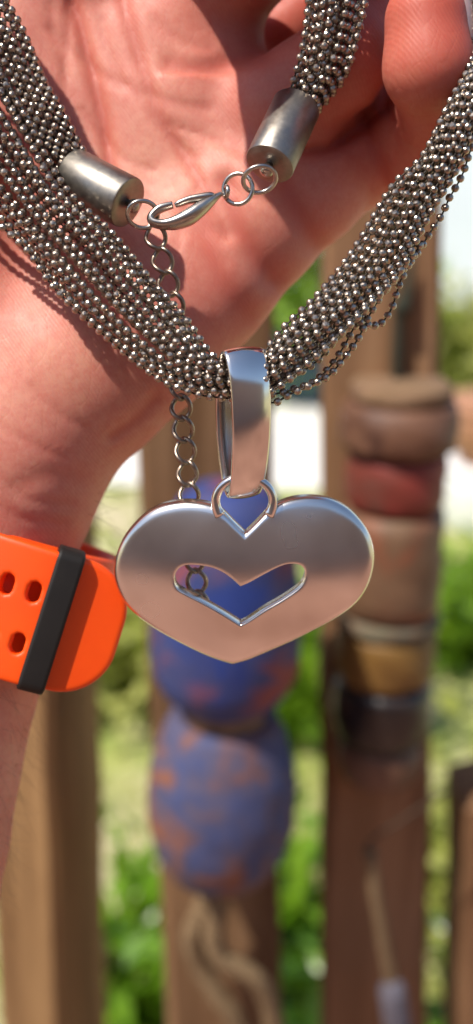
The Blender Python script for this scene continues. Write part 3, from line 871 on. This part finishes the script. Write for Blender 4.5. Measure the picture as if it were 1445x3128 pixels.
def lathe_part(name, cx, prof, Y, mat, parent, org, seg=40):
    """prof [(P row, P half width)] about a vertical axis through P column cx at plane Y"""
    pr = []
    for (py, hw) in prof:
        a = B((cx-hw)*P2S, py*P2S, Y); b = B((cx+hw)*P2S, py*P2S, Y); c = B(cx*P2S, py*P2S, Y)
        pr.append((c.z - org.z, (b-a).length/2))
    pr = pr[::-1]
    prd = [pr[0]]                                   # finer steps, then a hand-made unevenness
    for p0_, p1_ in zip(pr[:-1], pr[1:]):
        for q in (1, 2, 3): prd.append((p0_[0]+(p1_[0]-p0_[0])*q/3, p0_[1]+(p1_[1]-p0_[1])*q/3))
    v, f = lathe(prd, seg, (0, 0, 0), (0, 0, 1))
    an = np.arctan2(v[:, 1], v[:, 0]); wq = .35 if 'bell' in name else 1.; k = 1 + wq*.018*np.sin(3*an + v[:, 2]*190) + wq*.012*np.sin(7*an + v[:, 2]*310 + 1)
    v[:, :2] *= k[:, None]
    return obj(name, mesh(name, v, f, mat), parent)

org = B(566*P2S, 1700*P2S, YS-.03); org.z = B(585*P2S, 2215*P2S, YS-.03).z
bells = empty('ceramic_bells', Matrix.Translation(org)); tag(bells, 'two hanging blue ceramic bells with orange and red patches on the middle stake', 'garden ornament')
G_BLUE = glaze('blue_glaze', (.012, .035, .19), (.035, .045, .14), (.25, .045, .03), 24, .7, (.40, .52, .64), (.31, .12, .043))
G_VIOL = glaze('violet_glaze', (.045, .062, .165), (.085, .07, .115), (.215, .075, .035), 46, .8, (.33, .5, .67))
lathe_part('upper_bell', 552, [(1215, 40), (1225, 90), (1260, 130), (1350, 165), (1480, 185), (1600, 190), (1680, 182), (1728, 155), (1758, 118), (1768, 60)], YS-.03, G_BLUE, bells, org)
lathe_part('neck', 560, [(1762, 100), (1790, 104), (1815, 100)], YS-.03, M_WOOD2, bells, org, 24)
lathe_part('lower_bell', 592, [(1792, 80), (1800, 134), (1850, 160), (1920, 182), (1990, 189), (2060, 184), (2120, 165), (2170, 130), (2204, 80), (2214, 30)], YS-.03, G_VIOL, bells, org)
org2 = B(997*P2S, 1420*P2S, YS+.022); org2.z = B(1005*P2S, 1965*P2S, YS+.022).z
tot = empty('ceramic_column', Matrix.Translation(org2) @ Matrix.Rotation(R(-1.3), 4, 'Y')); tag(tot, 'column of stacked ceramic rings, brown, red, ochre and black, on the broad stake', 'garden ornament')
TP = [('collar', 1000, [(957, 118), (964, 128), (990, 130), (1004, 120)], glaze('tan_clay', (.17, .10, .05), (.22, .13, .07), (.13, .07, .04), 30, .9)),
      ('brown_ring', 1022, [(1003, 112), (1010, 138), (1040, 150), (1075, 152), (1112, 146), (1130, 118)], glaze('brown_clay', (.12, .05, .027), (.165, .075, .04), (.075, .03, .018), 25)),
      ('red_ring', 1002, [(1131, 100), (1138, 122), (1180, 128), (1240, 126), (1262, 118), (1268, 90)], glaze('red_clay', (.24, .03, .022), (.18, .03, .018), (.12, .045, .028), 30)),
      ('tan_ring', 1000, [(1270, 100), (1280, 126), (1400, 130), (1515, 126), (1530, 110)], glaze('patched_clay', (.19, .105, .055), (.15, .08, .042), (.22, .075, .035), 28)),
      ('green_rim', 1002, [(1531, 115), (1540, 130), (1556, 130), (1566, 115)], glaze('verdigris', (.13, .12, .075), (.16, .10, .06), (.09, .11, .08), 40, .9)),
      ('ochre_ring', 1000, [(1567, 112), (1580, 124), (1640, 126), (1690, 118), (1698, 100)], glaze('ochre_glaze', (.17, .085, .018), (.20, .105, .022), (.11, .055, .02), 30)),
      ('black_ring', 988, [(1699, 105), (1715, 122), (1780, 126), (1835, 116), (1850, 90)], glaze('black_glaze', (.015, .010, .009), (.03, .02, .016), (.14, .075, .055), 30, .35, (.5, .6, .72))),
      ('brown_foot', 998, [(1851, 90), (1862, 104), (1900, 106), (1940, 96), (1962, 60)], glaze('umber_clay', (.17, .085, .05), (.12, .06, .035), (.20, .11, .07), 25))]
for nm, cx, pr, mt in TP: lathe_part(nm, cx, pr, YS+.022, mt, tot, org2)

M_ROPE = plain('jute_rope', (.23, .155, .085), .9, (.15, .095, .05), 300, .2, .8, .001, 600)
def bline(pts, Y): return [tuple(B(x*P2S, y*P2S, Y + dz)) for x, y, dz in pts]
rp = crom(bline([(560, 2225, 0), (545, 2290, -.004), (537, 2357, -.006), (556, 2412, -.008), (600, 2434, -.008), (642, 2462, -.008), (674, 2512, -.006), (690, 2590, -.004), (680, 2680, 0), (640, 2690, 0), (594, 2570, -.004), (548, 2505, -.003), (507, 2436, 0), (482, 2368, 0), (500, 2310, 0), (535, 2235, 0)], YS-.012), 160)
A = Acc()
for s in range(3):
    ph = s*2.094 + np.linspace(0, 150, len(rp)); T = np.gradient(rp, axis=0); T /= np.linalg.norm(T, axis=1)[:, None]
    n1 = np.cross(T, (0, 1, 0)); n1 /= np.linalg.norm(n1, axis=1)[:, None]; n2 = np.cross(T, n1)
    A.add(*tube(rp + .0034*(np.cos(ph)[:, None]*n1 + np.sin(ph)[:, None]*n2), .0040, 7))
c = Vector(np.vstack(A.v).min(0)); 
ro = obj('rope', mesh('rope', np.vstack(A.v) - np.array(c), A.f, M_ROPE)); ro.location = c
tag(ro, 'pale jute rope looped on the middle stake below the ceramic bells', 'rope')

org3 = B(990*P2S, 2540*P2S, YS-.005)
br = empty('hanging_brush', Matrix.Translation(org3)); tag(br, 'pale wooden stick with a grey lower end hung on the broad stake', 'brush')
o3 = np.array(org3)
h_ = crom(bline([(930, 2140, 0), (945, 2260, -.002), (965, 2370, -.002), (984, 2470, 0)], YS-.004), 20)
v, f = tube(h_, np.linspace(.0042, .0048, 20), 12); obj('handle', mesh('handle', v-o3, f, M_ROPE), br)
h2 = crom(bline([(984, 2468, 0), (990, 2510, -.002), (1000, 2580, -.002), (1006, 2640, 0)], YS-.006), 12)
v, f = tube(h2, [.005, .0075, .0085, .009, .009, .009, .009, .009, .0085, .008, .007, .005], 14); obj('bristle_head', mesh('bristle_head', v-o3, f, plain('grey_bristle', (.13, .12, .15), .9, (.07, .06, .075), 200)), br)
h3 = crom(bline([(930, 2142, 0), (930, 2118, -.003), (1000, 2070, -.004), (1090, 2012, -.004), (1130, 1985, 0.01)], YS-.004), 30)
v, f = tube(h3, .0009, 6); obj('string', mesh('string', v-o3, f, plain('dark_twine', (.06, .04, .025), .9)), br)

# ------------------------------------------------------------------ ground, wall, planter, plants
def ground_mat():
    m, N, L, b = newmat('ground'); v = coords(N, L)
    n = noise(N, L, v, 1.1, 6, .6); n2 = noise(N, L, v, 9, 5, .65)
    grass = ramp(N, L, n2, [(.3, (.17, .25, .04)), (.55, (.36, .38, .11)), (.75, (.56, .50, .28))])
    sand = ramp(N, L, n2, [(.3, (.48, .37, .25)), (.7, (.66, .55, .41))])
    L.new(mixc(N, L, ramp(N, L, n, [(.42, 0.0), (.60, 1.0)]), grass, sand), b.inputs['Base Color'])
    b.inputs['Roughness'].default_value = .95
    bump(N, L, b, noise(N, L, v, 60, 5), .6, .02); return m
def flat(name, x0, x1, y0, y1, z, mat, sub=1):
    v = []; f = []
    for i in range(sub+1):
        for j in range(sub+1): v.append((x0+(x1-x0)*i/sub, y0+(y1-y0)*j/sub, z))
    for i in range(sub):
        for j in range(sub): f.append((i*(sub+1)+j, (i+1)*(sub+1)+j, (i+1)*(sub+1)+j+1, i*(sub+1)+j+1))
    return tag(obj(name, mesh(name, v, f, mat)), kind='structure')
flat('ground', -120, 120, -120, 120, 0, ground_mat())
flat('added_patio', -6, 6, -9, .47, .004, plain('terracotta_paving', (.40, .21, .145), .85, (.17, .075, .05), 1.6, .3, .3, .004, 40))  # unseen paving, added for warm reflections in the silver and bounce on the palm
flat('path', -14, 14, 4.0, 5.4, .004, plain('pale_concrete', (.80, .77, .72), .9, (.70, .66, .60), 4))

def wall():
    o = empty('garden_wall', Matrix.Translation((0, 9.5, 0))); tag(o, 'white plastered garden wall far behind the stakes', 'wall')
    bm = bmesh.new(); bmesh.ops.create_cube(bm, size=1)
    for v in bm.verts: v.co = Vector((v.co.x*30, v.co.y*.25, v.co.z*2.0 + 1.0))
    me = bpy.data.meshes.new('plaster'); bm.to_mesh(me); bm.free(); me.materials.append(plain('white_plaster', (.74, .80, .88), .9, (.68, .74, .82), 3)); obj('plaster', me, o)
    bm = bmesh.new(); bmesh.ops.create_cube(bm, size=1)
    for v in bm.verts: v.co = Vector((v.co.x*30.1, v.co.y*.34, v.co.z*.08 + 2.043))
    me = bpy.data.meshes.new('coping'); bm.to_mesh(me); bm.free(); me.materials.append(plain('grey_coping', (.5, .48, .45), .9)); obj('coping', me, o)
wall()

def leaf_mat(name, c1, c2):
    m, N, L, b = newmat(name); v = coords(N, L)
    c = ramp(N, L, noise(N, L, v, 6, 3), [(.3, c1), (.7, c2)]); L.new(c, b.inputs['Base Color'])
    b.inputs['Roughness'].default_value = .32
    tr = N.new('ShaderNodeBsdfTranslucent'); mx = N.new('ShaderNodeMixShader'); mx.inputs[0].default_value = .45
    hs = N.new('ShaderNodeMix'); hs.data_type = 'RGBA'; hs.inputs[0].default_value = .6; L.new(c, hs.inputs[6]); hs.inputs[7].default_value = (.34, .44, .03, 1)
    L.new(hs.outputs[2], tr.inputs['Color'])
    out = N['Material Output']; L.new(b.outputs[0], mx.inputs[1]); L.new(tr.outputs[0], mx.inputs[2]); L.new(mx.outputs[0], out.inputs[0]); return m
LM = [leaf_mat('fresh_leaf', (.09, .23, .008), (.26, .42, .03)), leaf_mat('dark_leaf', (.025, .075, .008), (.07, .15, .02)), leaf_mat('yellow_leaf', (.34, .38, .06), (.58, .56, .20))]
M_STEM = plain('stem', (.12, .08, .04), .9)

def plant(px, py, Y, ht, wd, n, ls, mat, label, cat='plant', seed=0, base=None):
    """leafy plant whose middle shows at P pixel (px, py) on plane Y"""
    rd = np.random.default_rng(seed + 50)
    c = B(px*P2S, py*P2S, Y)
    if base is not None: z0 = base
    else: z0 = 0.0
    o = empty('shrub' if ht > .7 else 'leafy_plant', Matrix.Translation((c.x, Y, z0))); tag(o, label, cat, 'plants growing behind the fence')
    nb = max(6, int(ht*12)); S_ = Acc(); Lf = []; ends = []
    for k in range(nb):
        a = rd.uniform(0, 6.28); r = wd*.5*math.sqrt(rd.uniform(0, 1)); h1 = ht*rd.uniform(.45, 1)
        P = crom([(0, 0, 0), (r*.3*math.cos(a), r*.3*math.sin(a), h1*.45), (r*math.cos(a), r*math.sin(a), h1)], 7)
        S_.add(*tube(P, np.linspace(.006+.006*ht, .002, 7), 5)); ends.append(P)
    obj('stems', S_.mesh('stems', M_STEM), o)
    v = []; f = []; k = 0
    for i in range(n):
        P = ends[rd.integers(len(ends))]; t = rd.uniform(.25, 1); p = P[int(t*6)] + rd.normal(0, .10*wd + .015, 3)*np.array([1, 1, .8])
        if p[2] < .01: p[2] = abs(p[2]) + .01
        d = rd.normal(size=3); d[2] = d[2]*.6 - .1; d /= np.linalg.norm(d); u = rd.normal(size=3); u -= d*(u@d); u /= np.linalg.norm(u); nn = np.cross(d, u)
        L_ = ls*rd.uniform(.6, 1.3); w2 = L_*.28
        v += [p, p+d*L_*.45+u*w2+nn*L_*.08, p+d*L_, p+d*L_*.45-u*w2+nn*L_*.08]; f += [(k, k+1, k+2), (k, k+2, k+3)]; k += 4
    fo = obj('foliage', mesh('foliage', v, f, mat), o); fo['kind'] = 'stuff'
def added_reflection_wall():  # unseen wall and eave, added so the silver has something to reflect
    o = empty('added_reflection_wall', Matrix.Translation((0, -4.4, 0))); tag(o, 'pinkish-beige wall with eave added behind the viewer for the silver heart to mirror', 'wall')
    bm = bmesh.new(); bmesh.ops.create_cube(bm, size=1)
    for v in bm.verts: v.co = Vector((v.co.x*16, v.co.y*.3, v.co.z*2.9 + 1.45))
    me = bpy.data.meshes.new('render_coat'); bm.to_mesh(me); bm.free(); me.materials.append(plain('warm_render', (.40, .285, .245), .9, (.32, .225, .19), 3)); obj('render_coat', me, o)
    bm = bmesh.new(); bmesh.ops.create_cube(bm, size=1)
    for v in bm.verts: v.co = Vector((v.co.x*16.4, v.co.y*.9, v.co.z*.12 + 2.962))
    me = bpy.data.meshes.new('added_eave'); bm.to_mesh(me); bm.free(); me.materials.append(plain('added_eave_grey', (.42, .40, .36), .9)); obj('added_eave', me, o)
added_reflection_wall()
plant(300, 2150, 1.25, .38, .34, 700, .06, LM[0], 'bright green leafy plant low in the gap left of the middle stake', seed=1)
plant(280, 1750, 2.3, .5, .8, 1200, .07, LM[2], 'pale yellow-green bush below the watch strap', 'bush', seed=2)
plant(760, 1800, 2.2, .55, .6, 900, .07, LM[0], 'light green bush between the blue bells and the ringed column', 'bush', seed=3)
plant(750, 2420, 1.05, .34, .30, 700, .055, LM[1], 'dark green plant low between the middle and the broad stake', seed=4)
plant(330, 2380, 1.15, .30, .26, 420, .075, LM[0], 'broad-leaved green plant at the foot of the gap left of the middle stake', seed=11)
plant(765, 2260, 1.3, .40, .30, 420, .075, LM[0], 'broad-leaved green plant beside the lower blue bell', seed=12)
plant(1120, 2500, .95, .34, .22, 420, .075, LM[0], 'broad-leaved green plant between the two right-hand stakes', seed=13)
plant(1150, 2420, 1.05, .36, .32, 700, .055, LM[1], 'dark green plant low beside the right-hand stake', seed=5)
plant(1165, 2120, 1.5, .4, .5, 800, .06, LM[2], 'yellowish plant behind the right-hand stake', seed=6)
plant(1175, 1400, 2.6, .34, .6, 900, .07, LM[0], 'green bush right of the ceramic column', 'bush', seed=7)
plant(1170, 860, 6.2, .62, 1.1, 1300, .10, LM[2], 'yellow-green shrub in front of the white wall at the right', 'shrub', seed=8)
plant(700, 780, 5.8, 1.5, 1.5, 2200, .11, LM[0], 'tall bright green shrub behind the fingers and chain', 'shrub', seed=9)

def planter():
    c = B(745*P2S, 1040*P2S, 5.6)
    o = empty('planter_box', Matrix.Translation((c.x, 5.6, 0))); tag(o, 'dark teal planter box on the ground far behind the bail', 'planter')
    m = plain('dark_teal_paint', (.012, .05, .075), .5, (.008, .03, .05), 6)
    bm = bmesh.new(); bmesh.ops.create_cube(bm, size=1)
    for v in bm.verts: k = 1 if v.co.z > 0 else .88; v.co = Vector((v.co.x*.9*k, v.co.y*.4*k, v.co.z*.34 + .17))
    me = bpy.data.meshes.new('box'); bm.to_mesh(me); bm.free(); me.materials.append(m); obj('box', me, o)
    bm = bmesh.new(); bmesh.ops.create_cube(bm, size=1)
    for v in bm.verts: v.co = Vector((v.co.x*.96, v.co.y*.46, v.co.z*.05 + .367))
    me = bpy.data.meshes.new('rim'); bm.to_mesh(me); bm.free(); me.materials.append(m); obj('rim', me, o)
planter()

def pots():
    c = B(1215*P2S, 1300*P2S, 3.6)
    o = empty('white_planter', Matrix.Translation((c.x, 3.6, 0))); tag(o, 'round white planter on the ground right of the ringed column', 'planter')
    wm = plain('white_pot', (.80, .80, .80), .5, (.74, .74, .74), 8); tm = plain('terracotta', (.42, .20, .11), .8, (.32, .15, .08), 12)
    v, f = lathe([(0, .10), (0, .13), (.03, .15), (.20, .16), (.245, .155), (.25, .12)], 32, (0, 0, 0), (0, 0, 1)); obj('pot_body', mesh('pot_body', v, f, wm), o)
    v, f = lathe([(.235, .162), (.24, .168), (.256, .168), (.26, .15)], 32, (0, 0, 0), (0, 0, 1)); obj('rim', mesh('rim', v, f, wm), o)
    o = empty('terracotta_bowl', Matrix.Translation((c.x, 3.6, .262))); tag(o, 'tan terracotta bowl standing on the round white planter', 'bowl')
    v, f = lathe([(0, .08), (.0, .10), (.08, .16), (.17, .185), (.22, .18), (.22, .16), (.12, .13)], 32, (0, 0, 0), (0, 0, 1)); obj('bowl_body', mesh('bowl_body', v, f, tm), o)
    v, f = lathe([(.205, .182), (.21, .192), (.23, .192), (.235, .17)], 32, (0, 0, 0), (0, 0, 1)); obj('lip', mesh('lip', v, f, tm), o)
pots()

def grass():
    rd = np.random.default_rng(3); v = []; f = []; k = 0
    for i in range(9000):
        y = .75 + 3.1*rd.uniform()**1.3; x = rd.uniform(-.45, .45)*y*1.1
        if math.sin(x*5+1)+math.sin(y*4+x*3) < -.2 and rd.uniform() < .8: continue
        h = rd.uniform(.03, .09); a = rd.uniform(0, 6.28); w2 = .003; lx, ly = rd.normal(0, .4, 2)*h
        v += [(x-w2*math.cos(a), y-w2*math.sin(a), 0), (x+w2*math.cos(a), y+w2*math.sin(a), 0), (x+lx, y+ly, h)]; f.append((k, k+1, k+2)); k += 3
    tag(obj('grass', mesh('grass', v, f, LM[2])), kind='stuff')
grass()
